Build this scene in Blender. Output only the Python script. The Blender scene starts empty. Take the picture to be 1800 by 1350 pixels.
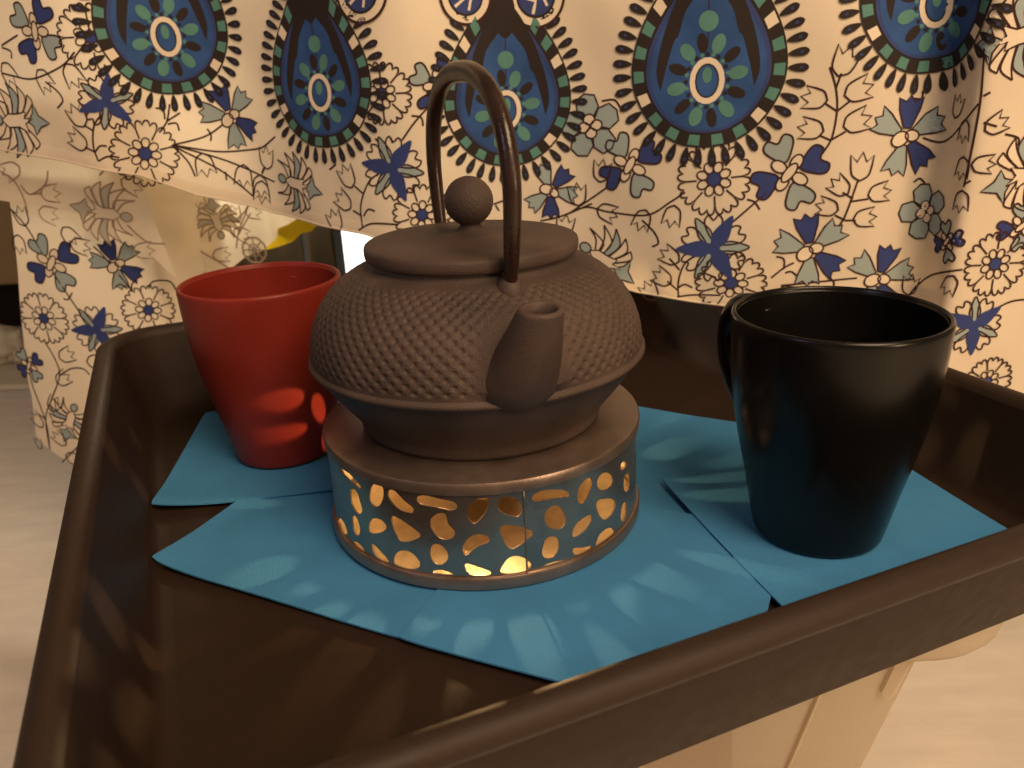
import bpy, bmesh, math, random
import numpy as np
from mathutils import Vector, Matrix
from mathutils.geometry import delaunay_2d_cdt, tessellate_polygon

random.seed(7); rng = np.random.default_rng(7)
S = bpy.context.scene
C = S.collection
PI = math.pi

# ------------------------------------------------------------------ camera
F_PX, PITCH, ROLL, CAM_H = 1411.8, math.radians(21.105), math.radians(-2.567), 0.2131
FW = np.array([0, math.cos(PITCH), -math.sin(PITCH)])
UP = np.array([0, math.sin(PITCH), math.cos(PITCH)])
RT = np.array([1.0, 0, 0])
cr, sr = math.cos(ROLL), math.sin(ROLL)
RT2, UP2 = cr * RT + sr * UP, cr * UP - sr * RT
cam = bpy.data.cameras.new('camera'); camo = bpy.data.objects.new('camera', cam); C.objects.link(camo)
cam.sensor_width = 36; cam.lens = F_PX / 1800 * 36; cam.clip_start = 0.01; cam.clip_end = 50
camo.matrix_world = Matrix(((RT2[0], UP2[0], -FW[0], 0), (RT2[1], UP2[1], -FW[1], 0), (RT2[2], UP2[2], -FW[2], CAM_H), (0, 0, 0, 1)))
cam.dof.use_dof = True; cam.dof.focus_distance = 0.37; cam.dof.aperture_fstop = 15
S.camera = camo

# ------------------------------------------------------------------ world, lamps, exposure
w = bpy.data.worlds.new('World'); S.world = w; w.use_nodes = True
w.node_tree.nodes['Background'].inputs[0].default_value = (1.0, 0.72, 0.5, 1)
w.node_tree.nodes['Background'].inputs[1].default_value = 0.12

def lamp(name, kind, loc, energy, color, size=0.1, aim=None):
    l = bpy.data.lights.new(name, kind); o = bpy.data.objects.new(name, l); C.objects.link(o)
    l.energy = energy; l.color = color; o.location = loc
    if kind == 'AREA':
        l.shape = 'DISK'; l.size = size
        o.rotation_euler = (Vector(aim) - Vector(loc)).to_track_quat('-Z', 'Y').to_euler()
    else:
        l.shadow_soft_size = size
    return o
lamp('ceiling_lamp', 'AREA', (0.55, -0.55, 1.25), 24.5, (1.0, 0.70, 0.43), 0.9, (0.1, 0.45, 0))
lamp('ceiling_bulb_a', 'POINT', (0.75, 0.0, 1.7), 4.5, (1.0, 0.62, 0.33), 0.025)
lamp('ceiling_bulb_b', 'POINT', (0.50, 0.05, 1.75), 4.5, (1.0, 0.62, 0.33), 0.025)
lamp('side_lamp', 'POINT', (0.85, -0.55, 0.32), 16, (1.0, 0.68, 0.40), 0.12)
lamp('cool_left_fill', 'AREA', (-1.3, -0.5, 1.0), 2.0, (0.75, 0.72, 1.0), 0.5, (0, 0.4, 0.05))  # unseen cool fill, added to tint the left of teapot and warmer

S.view_settings.view_transform = 'Standard'; S.view_settings.look = 'None'
S.view_settings.exposure = -0.08; S.view_settings.gamma = 1; S.view_settings.use_curve_mapping = False
S.render.engine = 'CYCLES'
S.cycles.use_denoising = True; S.cycles.max_bounces = 8; S.cycles.sample_clamp_indirect = 3.0
S.cycles.caustics_reflective = False; S.cycles.caustics_refractive = False

# ------------------------------------------------------------------ helpers
def ray(u, v):
    a, b = u - 900.0, v - 675.0
    c, s = math.cos(-ROLL), math.sin(-ROLL)
    x, y = c * a - s * b, s * a + c * b
    return x * RT + F_PX * FW - y * UP
def aty(u, v, y):
    d = ray(u, v); return np.array([0, 0, CAM_H]) + d * (y / d[1])
def atz(u, v, z):
    d = ray(u, v); return np.array([0, 0, CAM_H]) + d * ((z - CAM_H) / d[2])

def tag(o, label=None, cat=None, group=None, kind=None):
    for k, v in (('label', label), ('category', cat), ('group', group), ('kind', kind)):
        if v: o[k] = v
    return o
def empty(name, loc=(0, 0, 0)):
    o = bpy.data.objects.new(name, None); C.objects.link(o); o.location = loc; o.empty_display_size = 0.02
    return o
def mesh(name, verts, faces, mats, parent=None, smooth=True, mi=None):
    me = bpy.data.meshes.new(name); me.from_pydata([tuple(map(float, v)) for v in verts], [], [tuple(map(int, f)) for f in faces])
    for m in (mats if isinstance(mats, (list, tuple)) else [mats]): me.materials.append(m)
    if mi is not None: me.polygons.foreach_set('material_index', np.array(mi, dtype=np.int32))
    me.polygons.foreach_set('use_smooth', np.full(len(me.polygons), bool(smooth)))
    me.update()
    o = bpy.data.objects.new(name, me); C.objects.link(o)
    if parent is not None:
        o.parent = parent; o.matrix_parent_inverse = Matrix.Translation(-parent.location)
    return o
def autosmooth(o, deg=35):
    o.data.set_sharp_from_angle(angle=math.radians(deg)); return o
def loft(rings, close=True, cap0=False, cap1=False):
    n = len(rings[0]); V = [p for r in rings for p in r]; Fc = []
    for i in range(len(rings) - 1):
        for j in range(n if close else n - 1):
            k = (j + 1) % n
            Fc.append((i * n + j, i * n + k, (i + 1) * n + k, (i + 1) * n + j))
    if cap0: Fc.append(tuple(range(n - 1, -1, -1)))
    if cap1: Fc.append(tuple(range((len(rings) - 1) * n, len(rings) * n)))
    return V, Fc
def lathe(prof, cx, cy, n=96, cap0=False, cap1=False):
    t = [2 * PI * i / n for i in range(n)]
    return loft([[(cx + r * math.cos(a), cy + r * math.sin(a), z) for a in t] for r, z in prof], True, cap0, cap1)
def catmull(pts, n=8, closed=False):
    P = [np.array(p, float) for p in pts]; m = len(P); out = []
    for i in range(m if closed else m - 1):
        g = lambda k: P[k % m] if closed else P[min(max(k, 0), m - 1)]
        p0, p1, p2, p3 = g(i - 1), g(i), g(i + 1), g(i + 2)
        for j in range(n):
            t = j / n
            out.append(0.5 * ((2 * p1) + (-p0 + p2) * t + (2 * p0 - 5 * p1 + 4 * p2 - p3) * t * t + (-p0 + 3 * p1 - 3 * p2 + p3) * t ** 3))
    if not closed: out.append(P[-1])
    return out
def tube(path, rad, n=12, up=(0, 0, 1), squash=1.0, caps=True):
    """rad: list of radii; squash scales across the second axis"""
    path = [np.array(p, float) for p in path]; rings = []
    ref = np.array(up, float)
    for i, p in enumerate(path):
        t = path[min(i + 1, len(path) - 1)] - path[max(i - 1, 0)]; t /= np.linalg.norm(t)
        b = np.cross(t, ref); b /= max(np.linalg.norm(b), 1e-9); nn = np.cross(b, t)
        r = rad[i] if isinstance(rad, (list, tuple)) else rad
        rings.append([p + r * (math.cos(2 * PI * k / n) * b + squash * math.sin(2 * PI * k / n) * nn) for k in range(n)])
    return loft(rings, True, caps, caps)
def join(*vf):
    V, Fc = [], []
    for v, f in vf:
        o = len(V); V += list(v); Fc += [tuple(i + o for i in q) for q in f]
    return V, Fc
def box(x0, x1, y0, y1, z0, z1):
    v = [(x, y, z) for z in (z0, z1) for y in (y0, y1) for x in (x0, x1)]
    return v, [(0, 2, 3, 1), (4, 5, 7, 6), (0, 1, 5, 4), (2, 6, 7, 3), (0, 4, 6, 2), (1, 3, 7, 5)]
def bevel(o, wd=0.003, seg=2):
    m = o.modifiers.new('bevel', 'BEVEL'); m.width = wd; m.segments = seg; m.limit_method = 'ANGLE'; return o

# ------------------------------------------------------------------ materials
def mat(name, col, rough=0.5, metal=0.0, var=0.0, vscale=30.0, bump=0.0, bscale=200.0, spec=0.5, coat=0.0, emis=None, estr=0.0,
        trans=0.0, var_col=None, rvar=0.0, aniso=None, sheen=0.0):
    m = bpy.data.materials.new(name); m.use_nodes = True
    nt = m.node_tree; b = nt.nodes['Principled BSDF']
    b.inputs['Base Color'].default_value = (*col, 1); b.inputs['Roughness'].default_value = rough
    b.inputs['Metallic'].default_value = metal; b.inputs['Specular IOR Level'].default_value = spec
    b.inputs['Coat Weight'].default_value = coat; b.inputs['Coat Roughness'].default_value = 0.06
    b.inputs['Transmission Weight'].default_value = trans
    b.inputs['Sheen Weight'].default_value = sheen
    if emis: b.inputs['Emission Color'].default_value = (*emis, 1); b.inputs['Emission Strength'].default_value = estr
    tc = nt.nodes.new('ShaderNodeTexCoord')
    src = tc.outputs['Object']
    if aniso:
        mp = nt.nodes.new('ShaderNodeMapping'); mp.inputs['Scale'].default_value = aniso
        nt.links.new(src, mp.inputs['Vector']); src = mp.outputs['Vector']
    if var > 0 or rvar > 0:
        n = nt.nodes.new('ShaderNodeTexNoise'); n.inputs['Scale'].default_value = vscale; n.inputs['Detail'].default_value = 6
        nt.links.new(src, n.inputs['Vector'])
        if var > 0:
            r = nt.nodes.new('ShaderNodeValToRGB')
            r.color_ramp.elements[0].position = 0.3; r.color_ramp.elements[1].position = 0.7
            c2 = var_col or tuple(min(1, c * (1 + var)) for c in col)
            r.color_ramp.elements[0].color = (*[c * (1 - var) for c in col], 1); r.color_ramp.elements[1].color = (*c2, 1)
            nt.links.new(n.outputs['Fac'], r.inputs['Fac']); nt.links.new(r.outputs['Color'], b.inputs['Base Color'])
        if rvar > 0:
            mr = nt.nodes.new('ShaderNodeMapRange'); mr.inputs['To Min'].default_value = rough - rvar; mr.inputs['To Max'].default_value = rough + rvar
            mr.inputs['From Min'].default_value = 0.3; mr.inputs['From Max'].default_value = 0.7
            nt.links.new(n.outputs['Fac'], mr.inputs['Value']); nt.links.new(mr.outputs['Result'], b.inputs['Roughness'])
    if bump > 0:
        n2 = nt.nodes.new('ShaderNodeTexNoise'); n2.inputs['Scale'].default_value = bscale; n2.inputs['Detail'].default_value = 4
        bp = nt.nodes.new('ShaderNodeBump'); bp.inputs['Strength'].default_value = bump; bp.inputs['Distance'].default_value = 0.0006
        nt.links.new(src, n2.inputs['Vector'])
        nt.links.new(n2.outputs['Fac'], bp.inputs['Height']); nt.links.new(bp.outputs['Normal'], b.inputs['Normal'])
    return m
M = {}
M['iron'] = mat('cast_iron', (0.076, 0.051, 0.042), 0.58, 0.0, 0.34, 26, 0.8, 1400, 0.42, rvar=0.12)
M['iron_smooth'] = mat('cast_iron_smooth', (0.073, 0.049, 0.041), 0.54, 0.0, 0.3, 30, 0.5, 1500, 0.35)
M['lacquer'] = mat('handle_lacquer', (0.028, 0.013, 0.009), 0.3, 0.0, 0.3, 50, 0.25, 500, 0.5, rvar=0.08)
M['steel'] = mat('brushed_steel', (0.36, 0.27, 0.22), 0.38, 0.85, 0.12, 60, 0.15, 900, 0.5, rvar=0.08)
M['steel_wall'] = mat('brushed_steel_wall', (0.42, 0.36, 0.31), 0.3, 0.92, 0.08, 60, 0.12, 900, 0.5, rvar=0.06)
M['steel_in'] = mat('glow_steel_inside', (0.58, 0.48, 0.32), 0.5, 0.6, 0.25, 90, 0.4, 500, 0.5, rvar=0.1)  # candle glow partly put into the colour: inside steel raised to pale gold
M['black_glaze'] = mat('black_glaze', (0.006, 0.0055, 0.005), 0.24, 0.0, 0.2, 30, 0.05, 120, 0.3, rvar=0.05)
M['red_glaze'] = mat('red_glaze', (0.235, 0.024, 0.014), 0.40, 0.0, 0.1, 40, 0.06, 150, 0.3, rvar=0.06)
M['tray'] = mat('tray_plastic', (0.030, 0.018, 0.0125), 0.46, 0.0, 0.06, 160, 0.35, 1500, 0.10, rvar=0.05)
M['tray_rim'] = mat('tray_plastic_rim', (0.034, 0.021, 0.015), 0.5, 0.0, 0.06, 160, 0.3, 1500, 0.22, rvar=0.05)
M['napkin'] = mat('napkin_paper', (0.060, 0.25, 0.52), 0.9, 0.0, 0.09, 25, 0.7, 900, 0.15)
M['wax'] = mat('candle_wax', (0.75, 0.66, 0.5), 0.5)
M['alu'] = mat('thin_aluminium', (0.7, 0.68, 0.64), 0.35, 0.9)
M['wick'] = mat('burnt_wick', (0.02, 0.015, 0.012), 0.9)
M['flame'] = mat('candle_flame', (1, 0.6, 0.2), 0.5, emis=(1.0, 0.60, 0.25), estr=2700)
M['cloth'] = mat('cotton_cloth', (0.84, 0.73, 0.57), 0.85, 0.0, 0.04, 14, 0.25, 1800, 0.15, sheen=0.05)
M['cloth_back'] = mat('cotton_cloth_reverse', (0.80, 0.71, 0.56), 0.88, 0.0, 0.05, 14, 0.25, 1800, 0.15)
M['p_line'] = mat('print_outline', (0.050, 0.020, 0.018), 0.8, spec=0.2)
M['p_blue'] = mat('print_blue', (0.040, 0.060, 0.21), 0.8, 0, 0.1, 60, spec=0.2)
M['p_pale'] = mat('print_pale_aqua', (0.34, 0.42, 0.42), 0.8, spec=0.2)
M['p_teal'] = mat('print_teal', (0.10, 0.25, 0.215), 0.8, 0, 0.12, 60, spec=0.2)
M['p_black'] = mat('print_charcoal', (0.028, 0.020, 0.018), 0.75, spec=0.25)
M['p_royal'] = mat('print_royal_blue', (0.032, 0.088, 0.26), 0.75, 0, 0.2, 45, spec=0.25)
M['p_cream'] = mat('print_cream', (0.80, 0.69, 0.54), 0.85, spec=0.2)
M['p_indigo'] = mat('print_indigo', (0.040, 0.060, 0.19), 0.75, 0, 0.2, 45, spec=0.25)
M['p_fline'] = mat('faded_outline', (0.36, 0.26, 0.18), 0.85, spec=0.15)
M['p_fpale'] = mat('faded_fill', (0.52, 0.50, 0.43), 0.85, spec=0.15)
M['p_fblue'] = mat('faded_blue', (0.40, 0.38, 0.40), 0.85, spec=0.15)
M['floor'] = mat('pale_floor', (0.80, 0.73, 0.65), 0.6, 0, 0.07, 16, 0.4, 300, 0.3, aniso=(1, 3.5, 1))
M['wall'] = mat('tan_wall', (0.42, 0.28, 0.14), 0.8, 0, 0.08, 8)
M['white_paint'] = mat('white_paint', (0.72, 0.64, 0.50), 0.6, 0, 0.05, 12)
M['darkwood'] = mat('dark_wood', (0.022, 0.016, 0.010), 0.8, 0, 0.3, 20, 0.2, 200, 0.1, aniso=(8, 8, 0.8))
M['yellow'] = mat('yellow_fabric', (0.50, 0.38, 0.01), 0.8, 0, 0.12, 40, 0.3, 500, 0.2)
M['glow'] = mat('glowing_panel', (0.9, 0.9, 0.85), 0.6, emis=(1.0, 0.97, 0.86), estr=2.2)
M['plush'] = mat('white_fleece', (0.75, 0.66, 0.5), 0.95, 0, 0.1, 60, 0.8, 400)
M['brown'] = mat('brown_card', (0.30, 0.15, 0.07), 0.8, 0, 0.15, 20)
def plastic(name, col, dens):
    m = bpy.data.materials.new(name); m.use_nodes = True; nt = m.node_tree; nt.nodes.clear()
    out = nt.nodes.new('ShaderNodeOutputMaterial'); mix = nt.nodes.new('ShaderNodeMixShader'); mix2 = nt.nodes.new('ShaderNodeMixShader')
    tr = nt.nodes.new('ShaderNodeBsdfTransparent'); tr.inputs[0].default_value = (0.93, 0.88, 0.80, 1)
    pb = nt.nodes.new('ShaderNodeBsdfPrincipled'); pb.inputs['Base Color'].default_value = (*col, 1); pb.inputs['Roughness'].default_value = 0.3
    tl = nt.nodes.new('ShaderNodeBsdfTranslucent'); tl.inputs[0].default_value = (*col, 1)
    mix2.inputs[0].default_value = 0.35; nt.links.new(pb.outputs[0], mix2.inputs[1]); nt.links.new(tl.outputs[0], mix2.inputs[2])
    mix.inputs[0].default_value = dens; nt.links.new(tr.outputs[0], mix.inputs[1]); nt.links.new(mix2.outputs[0], mix.inputs[2])
    nt.links.new(mix.outputs[0], out.inputs[0]); return m
def thin(m, amount):
    nt = m.node_tree; b = nt.nodes['Principled BSDF']; out = nt.nodes['Material Output']
    tl = nt.nodes.new('ShaderNodeBsdfTranslucent'); mx = nt.nodes.new('ShaderNodeMixShader'); mx.inputs[0].default_value = amount
    src = b.inputs['Base Color'].links[0].from_socket if b.inputs['Base Color'].links else None
    if src: nt.links.new(src, tl.inputs[0])
    else: tl.inputs[0].default_value = b.inputs['Base Color'].default_value
    nt.links.new(b.outputs[0], mx.inputs[1]); nt.links.new(tl.outputs[0], mx.inputs[2]); nt.links.new(mx.outputs[0], out.inputs[0])
for k in ('cloth', 'cloth_back', 'p_fline', 'p_fpale', 'p_fblue', 'yellow'): thin(M[k], 0.15)
M['box'] = plastic('cloudy_plastic', (0.84, 0.75, 0.60), 0.55)
M['box_rim'] = plastic('cloudy_plastic_rim', (0.82, 0.73, 0.58), 0.7)

# ================================================================== SETTING
FLOOR_Z = -0.285
o = mesh('floor', [(-3, -1.5, FLOOR_Z), (3, -1.5, FLOOR_Z), (3, 3.2, FLOOR_Z), (-3, 3.2, FLOOR_Z)], [(0, 1, 2, 3)], M['floor'])
tag(o, kind='structure')
o = mesh('wall', [(-3, 3.0, FLOOR_Z), (3, 3.0, FLOOR_Z), (3, 3.0, 2.2), (-3, 3.0, 2.2)], [(0, 1, 2, 3)], M['wall']); tag(o, kind='structure')

# low cabinet in the far left, with a pale threshold board
cab = empty('low_cabinet', (-1.4, 1.75, FLOOR_Z)); tag(cab, 'tan low cabinet with a dark gap beneath, far behind left edge of cloth', 'cabinet')
za, zb = aty(15, 500, 1.75)[2], aty(15, 580, 1.75)[2]
bevel(mesh('door_panel', *box(-2.2, -0.75, 1.75, 2.2, za, 0.9), M['wall'], cab, False))
mesh('gap_shade', *box(-2.18, -0.77, 1.80, 2.15, FLOOR_Z + 0.001, za - 0.002), M['darkwood'], cab, False)  # solid dark block standing in for the shade in the gap beneath
q0 = atz(20, 688, FLOOR_Z); q1 = atz(20, 612, FLOOR_Z + 0.012)
th = mesh('threshold_board', *box(-2.2, -0.55, q0[1], q1[1], FLOOR_Z + 0.001, FLOOR_Z + 0.012), M['white_paint'], None, False)
tag(bevel(th), 'off-white board lying on the floor in front of the low cabinet', 'board')
# crumpled white thing on the board
V = []; bm = bmesh.new()
for k, (px, py, r) in enumerate(((-10, 612, .05), (8, 604, .036), (24, 606, .028), (33, 611, .02), (15, 592, .02), (-4, 590, .03))):
    c = atz(px, py + 10, FLOOR_Z + 0.03)
    res = bmesh.ops.create_icosphere(bm, subdivisions=3, radius=r)
    for v in res['verts']:
        nrm = v.co.normalized(); v.co *= 1 + 0.22 * math.sin(nrm.x * 9 + k) * math.sin(nrm.y * 8 + 2 * k) + 0.1 * math.sin(nrm.z * 15)
        v.co.x += c[0]; v.co.y = v.co.y + c[1]; v.co.z = max(v.co.z * 0.8 + FLOOR_Z + 0.012 + r * 0.7, FLOOR_Z + 0.0125)
me = bpy.data.meshes.new('fleece_bundle'); bm.to_mesh(me); bm.free(); me.materials.append(M['plush'])
me.polygons.foreach_set('use_smooth', np.ones(len(me.polygons), bool))
o = bpy.data.objects.new('fleece_bundle', me); C.objects.link(o); tag(o, 'crumpled white fleece bundle on the pale board by the cabinet', 'fabric')

# ================================================================== STORAGE BOX under the tray
sb = empty('storage_box', (0.0, 0.42, FLOOR_Z)); tag(sb, 'cloudy translucent plastic storage box carrying the black tray', 'storage box')
def rrect(cx, cy, hx, hy, r, z, n=7):
    pts = []
    for sx, sy, a0 in ((1, 1, 0), (-1, 1, PI / 2), (-1, -1, PI), (1, -1, 1.5 * PI)):
        for k in range(n):
            a = a0 + PI / 2 * k / (n - 1)
            pts.append((cx + sx * (hx - r) + r * math.cos(a), cy + sy * (hy - r) + r * math.sin(a), z))
    return pts
bx0, bx1, by0, by1 = -0.10, 0.197, 0.288, 0.62
bcx, bcy, bhx, bhy = (bx0 + bx1) / 2, (by0 + by1) / 2, (bx1 - bx0) / 2, (by1 - by0) / 2
zt = -0.0065
rings = [rrect(bcx, bcy, bhx - 0.045, bhy - 0.05, 0.02, FLOOR_Z + 0.002), rrect(bcx, bcy, bhx - 0.036, bhy - 0.042, 0.03, FLOOR_Z + 0.012),
         rrect(bcx, bcy, bhx, bhy, 0.03, zt - 0.012), rrect(bcx, bcy, bhx, bhy, 0.03, zt - 0.004)]
mesh('box_wall', *loft(rings, True, True, False), M['box'], sb)
rr = []
for ox, oy, dz in ((.0005, .0005, -.024), (.006, .003, -.0262), (.014, .006, -.0268), (.021, .009, -.0255), (.0255, .011, -.0215), (.0272, .012, -.015), (.0262, .0115, -.0075), (.022, .0095, -.0025), (.014, .006, -.0006), (.001, .001, 0)):
    rr.append(rrect(bcx, bcy, bhx + ox, bhy + oy, .031 + oy, zt + dz, 10))
mesh('box_rim', *loft(rr), M['box_rim'], sb)
def wallpt(x, z):
    k = (zt - 0.012 - z) / (zt - 0.012 - FLOOR_Z - 0.012); return by0 + 0.042 * k
for xx, wd, z0, z1 in ((0.172, .0035, -.034, -.062), (0.140, .0006, -.034, -.13), (0.065, .0006, -.034, -.22)):
    a, b = wallpt(xx, z0) - .0022, wallpt(xx, z1) - .0022
    x2 = xx - 0.036 * (z0 - z1) / 0.27
    v = [(xx - wd, a, z0), (xx + wd, a, z0), (x2 + wd, b, z1), (x2, b - 0.0001, z1 - wd * 1.3), (x2 - wd, b, z1)]
    v += [(x, y + .003, z) for x, y, z in v]
    mesh('rib', v, [(0, 1, 2, 3, 4), (5, 9, 8, 7, 6)] + [(i, (i + 1) % 5 + 0, (i + 1) % 5 + 5, i + 5)[::-1] for i in range(5)], M['box_rim'], sb, False)
o = mesh('card_parcel', *box(-0.04, 0.12, 0.36, 0.52, FLOOR_Z + 0.006, -0.15), M['brown'], None, False)
tag(bevel(o), 'brown cardboard parcel lying inside the cloudy storage box', 'parcel')

# ================================================================== TRAY
TX, TY, TH, TA, TB = -0.0004, 0.4143, math.radians(22.115), 0.2165, 0.2292
def tring(dx, dy, z, r, n=9):
    pts = rrect(0, 0, TA - dx, TB - dy, r, z, n); c, s = math.cos(TH), math.sin(TH)
    return [(TX + c * x - s * y, TY + s * x + c * y, zz) for x, y, zz in pts]
tray = empty('serving_tray', (TX, TY, -0.004)); tag(tray, 'black plastic serving tray with raised sides and rounded rim on the storage box', 'tray')
EX, EY = 0.0265, 0.040
wall_out = [tring(.024, .024, -.004, .026), tring(.0195, .0195, -.0038, .028), tring(.0175, .0175, -.0015, .029), tring(.0110, .0110, .022, .033), tring(.0050, .0050, .0455, .036)]
mesh('outer_wall', *loft(wall_out, True, False, False), M['tray'], tray)
rim = [tring(.0050, .0050, .0455, .036), tring(.0020, .0020, .0462, .037), tring(-.0012, -.0012, .0474, .038), tring(-.0024, -.0024, .0500, .0385), tring(-.0018, -.0018, .0530, .038), tring(.0006, .0006, .0552, .037),
       tring(.0038, .0038, .0560, .035), tring(.0066, .0066, .0552, .033), tring(.0086, .0086, .0532, .032), tring(.0096, .0096, .0505, .031)]
mesh('rim', *loft(rim), M['tray_rim'], tray)
wall_in = [tring(.0096, .0096, .0505, .031), tring(.0130, .0155, .036, .029), tring(.0180, .0235, .018, .026), tring(EX - .0045, EY - .008, .0045, .023), tring(EX - .0025, EY - .004, .0018, .022), tring(EX, EY, .0004, .020), tring(EX + .004, EY + .004, 0, .018)]
mesh('inner_wall', *loft(wall_in), M['tray'], tray)
mesh('tray_floor', *join(loft([tring(EX + .004, EY + .004, 0, .018)], True, False, False), ([], [])), M['tray'], tray) if False else None
fl = tring(EX + .0038, EY + .0038, 0.0, .018); fb = tring(.024, .024, -.004, .026)
n = len(fl)
mesh('tray_floor', fl + fb, [tuple(range(n)), tuple(range(2 * n - 1, n - 1, -1))], M['tray'], tray, False)

# ================================================================== NAPKINS
def napkin(cs, z0, lab, lift=()):
    """cs: four corners in plan; a folded paper square of four plies, soft corners, edges faintly wavy"""
    cs = [np.array(c) for c in cs]; N = 26; t = 0.0008
    ph = rng.uniform(0, 6, 4)
    def P(u, v):
        # soften the corners
        uu, vv = 2 * u - 1, 2 * v - 1
        m = max(abs(uu), abs(vv)); k = 1 - 0.010 * max(0, (min(abs(uu), abs(vv)) - .8) / .2) ** 2 if m > .8 else 1
        u, v = (uu * k + 1) / 2, (vv * k + 1) / 2
        p = (1 - u) * (1 - v) * cs[0] + u * (1 - v) * cs[1] + u * v * cs[2] + (1 - u) * v * cs[3]
        e = max(abs(uu), abs(vv))
        z = 0.0004 * max(0, (e - .75) / .25) * (1 + math.sin(7 * u + ph[0]) * math.sin(6 * v + ph[1]))
        for (cu, cv, hgt, rad) in lift:
            d = math.hypot(u - cu, v - cv); z += hgt * max(0, 1 - d / rad) ** 2
        # where the paper runs past the tray floor it leans up against the side
        c_, s_ = math.cos(TH), math.sin(TH); qx, qy = p[0] - TX, p[1] - TY; l = [c_ * qx + s_ * qy, -s_ * qx + c_ * qy]
        for ax, lim in ((0, TA - EX + .003), (1, TB - EY - .002)):
            ex_ = abs(l[ax]) - lim
            if ex_ > 0:
                l[ax] = math.copysign(lim + .42 * ex_, l[ax]); z += .86 * ex_ * min(1, ex_ / .010)
        p = np.array([TX + c_ * l[0] - s_ * l[1], TY + s_ * l[0] + c_ * l[1]])
        return p, z
    V, Fc = [], []
    for layer in (0, 1):
        for j in range(N + 1):
            for i in range(N + 1):
                p, z = P(i / N, j / N); V.append((p[0], p[1], z0 + z + (t if layer else 0)))
    K = (N + 1) ** 2; id_ = lambda l, i, j: l * K + j * (N + 1) + i
    for j in range(N):
        for i in range(N):
            Fc.append((id_(1, i, j), id_(1, i + 1, j), id_(1, i + 1, j + 1), id_(1, i, j + 1)))
            Fc.append((id_(0, i, j + 1), id_(0, i + 1, j + 1), id_(0, i + 1, j), id_(0, i, j)))
    for i in range(N):
        for a, b in (((i, 0), (i + 1, 0)), ((N, i), (N, i + 1)), ((N - i, N), (N - i - 1, N)), ((0, N - i), (0, N - i - 1))):
            Fc.append((id_(0, *a), id_(0, *b), id_(1, *b), id_(1, *a)))
    o = mesh('paper_napkin', V, Fc, M['napkin']); autosmooth(o, 50)
    tag(o, lab, 'napkin', 'folded blue napkins lining the tray'); return o
napkin([(-.018, .399), (.099, .333), (.165, .450), (.048, .516)], .0004, 'blue paper napkin at the tray back, between warmer and black mug')
napkin([(-.177, .330), (-.046, .265), (.013, .392), (-.122, .457)], .0014, 'blue paper napkin pointing left, under the warmer, below the red mug napkin', lift=((0, 0, .0035, .30),))
napkin([(.071, .209), (.128, .331), (.006, .388), (-.051, .266)], .0024, 'blue paper napkin in front of the warmer, reaching the near tray rim', lift=((0, 0, .002, .4),))
napkin([(.112, .2545), (.239, .287), (.2045, .4185), (.078, .385)], .0034, 'blue paper napkin directly under the black mug', lift=((0, 1, .0015, .4), (1, 0, .002, .3)))
napkin([(-.197, .381), (-.063, .398), (-.079, .531), (-.213, .515)], .0024, 'blue paper napkin directly under the red mug', lift=((0, 0, .003, .3),))

# ================================================================== MUGS
def mug(name, cx, cy, z0, m, haz, lab):
    root = empty(name, (cx, cy, z0)); tag(root, lab, 'mug', 'tapered mugs on the tray')
    outer = [(0.0005, .0012), (.022, .0012), (.0235, .0), (.0270, .0), (.0290, .0012), (.0300, .0045), (.0319, .014), (.0347, .028), (.0380, .043), (.0410, .058), (.0432, .073), (.0444, .088), (.0449, .099),
             (.0451, .1040), (.0449, .1060), (.0440, .1070), (.0430, .1066), (.0424, .1050)]
    inner = [(.0422, .100), (.0416, .086), (.0400, .068), (.0366, .05), (.0322, .03), (.0285, .014), (.0255, .0085), (.022, .006), (.0005, .0055)]
    prof = catmull(outer[3:], 4) + catmull([outer[-1]] + inner, 4)
    prof = [np.array(p) for p in outer[:3]] + prof
    mesh('mug_body', *lathe([(p[0], p[1] + z0) for p in prof], cx, cy, 112, True, True), m, root)
    dv = np.array([math.cos(haz), math.sin(haz), 0]); base = np.array([cx, cy, z0])
    pts = catmull([(.0452, .093), (.052, .0970), (.064, .093), (.0695, .081), (.067, .064), (.057, .049), (.045, .041), (.0362, .0375)], 7)
    path = [base + dv * p[0] + np.array([0, 0, p[1]]) for p in pts]
    side = np.cross(dv, (0, 0, 1))
    mesh('mug_handle', *tube(path, [.0062] * len(path), 16, side, 1.0), m, root)
    return root
BM = (0.1427, 0.3329); RM = (-0.1405, 0.4496)
mug('black_mug', *BM, .0046, M['black_glaze'], math.radians(114.5), 'glossy black tapered mug on the right of the tray')
mug('red_mug', *RM, .0036, M['red_glaze'], math.radians(80), 'glossy red tapered mug on the left behind the teapot')

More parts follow.
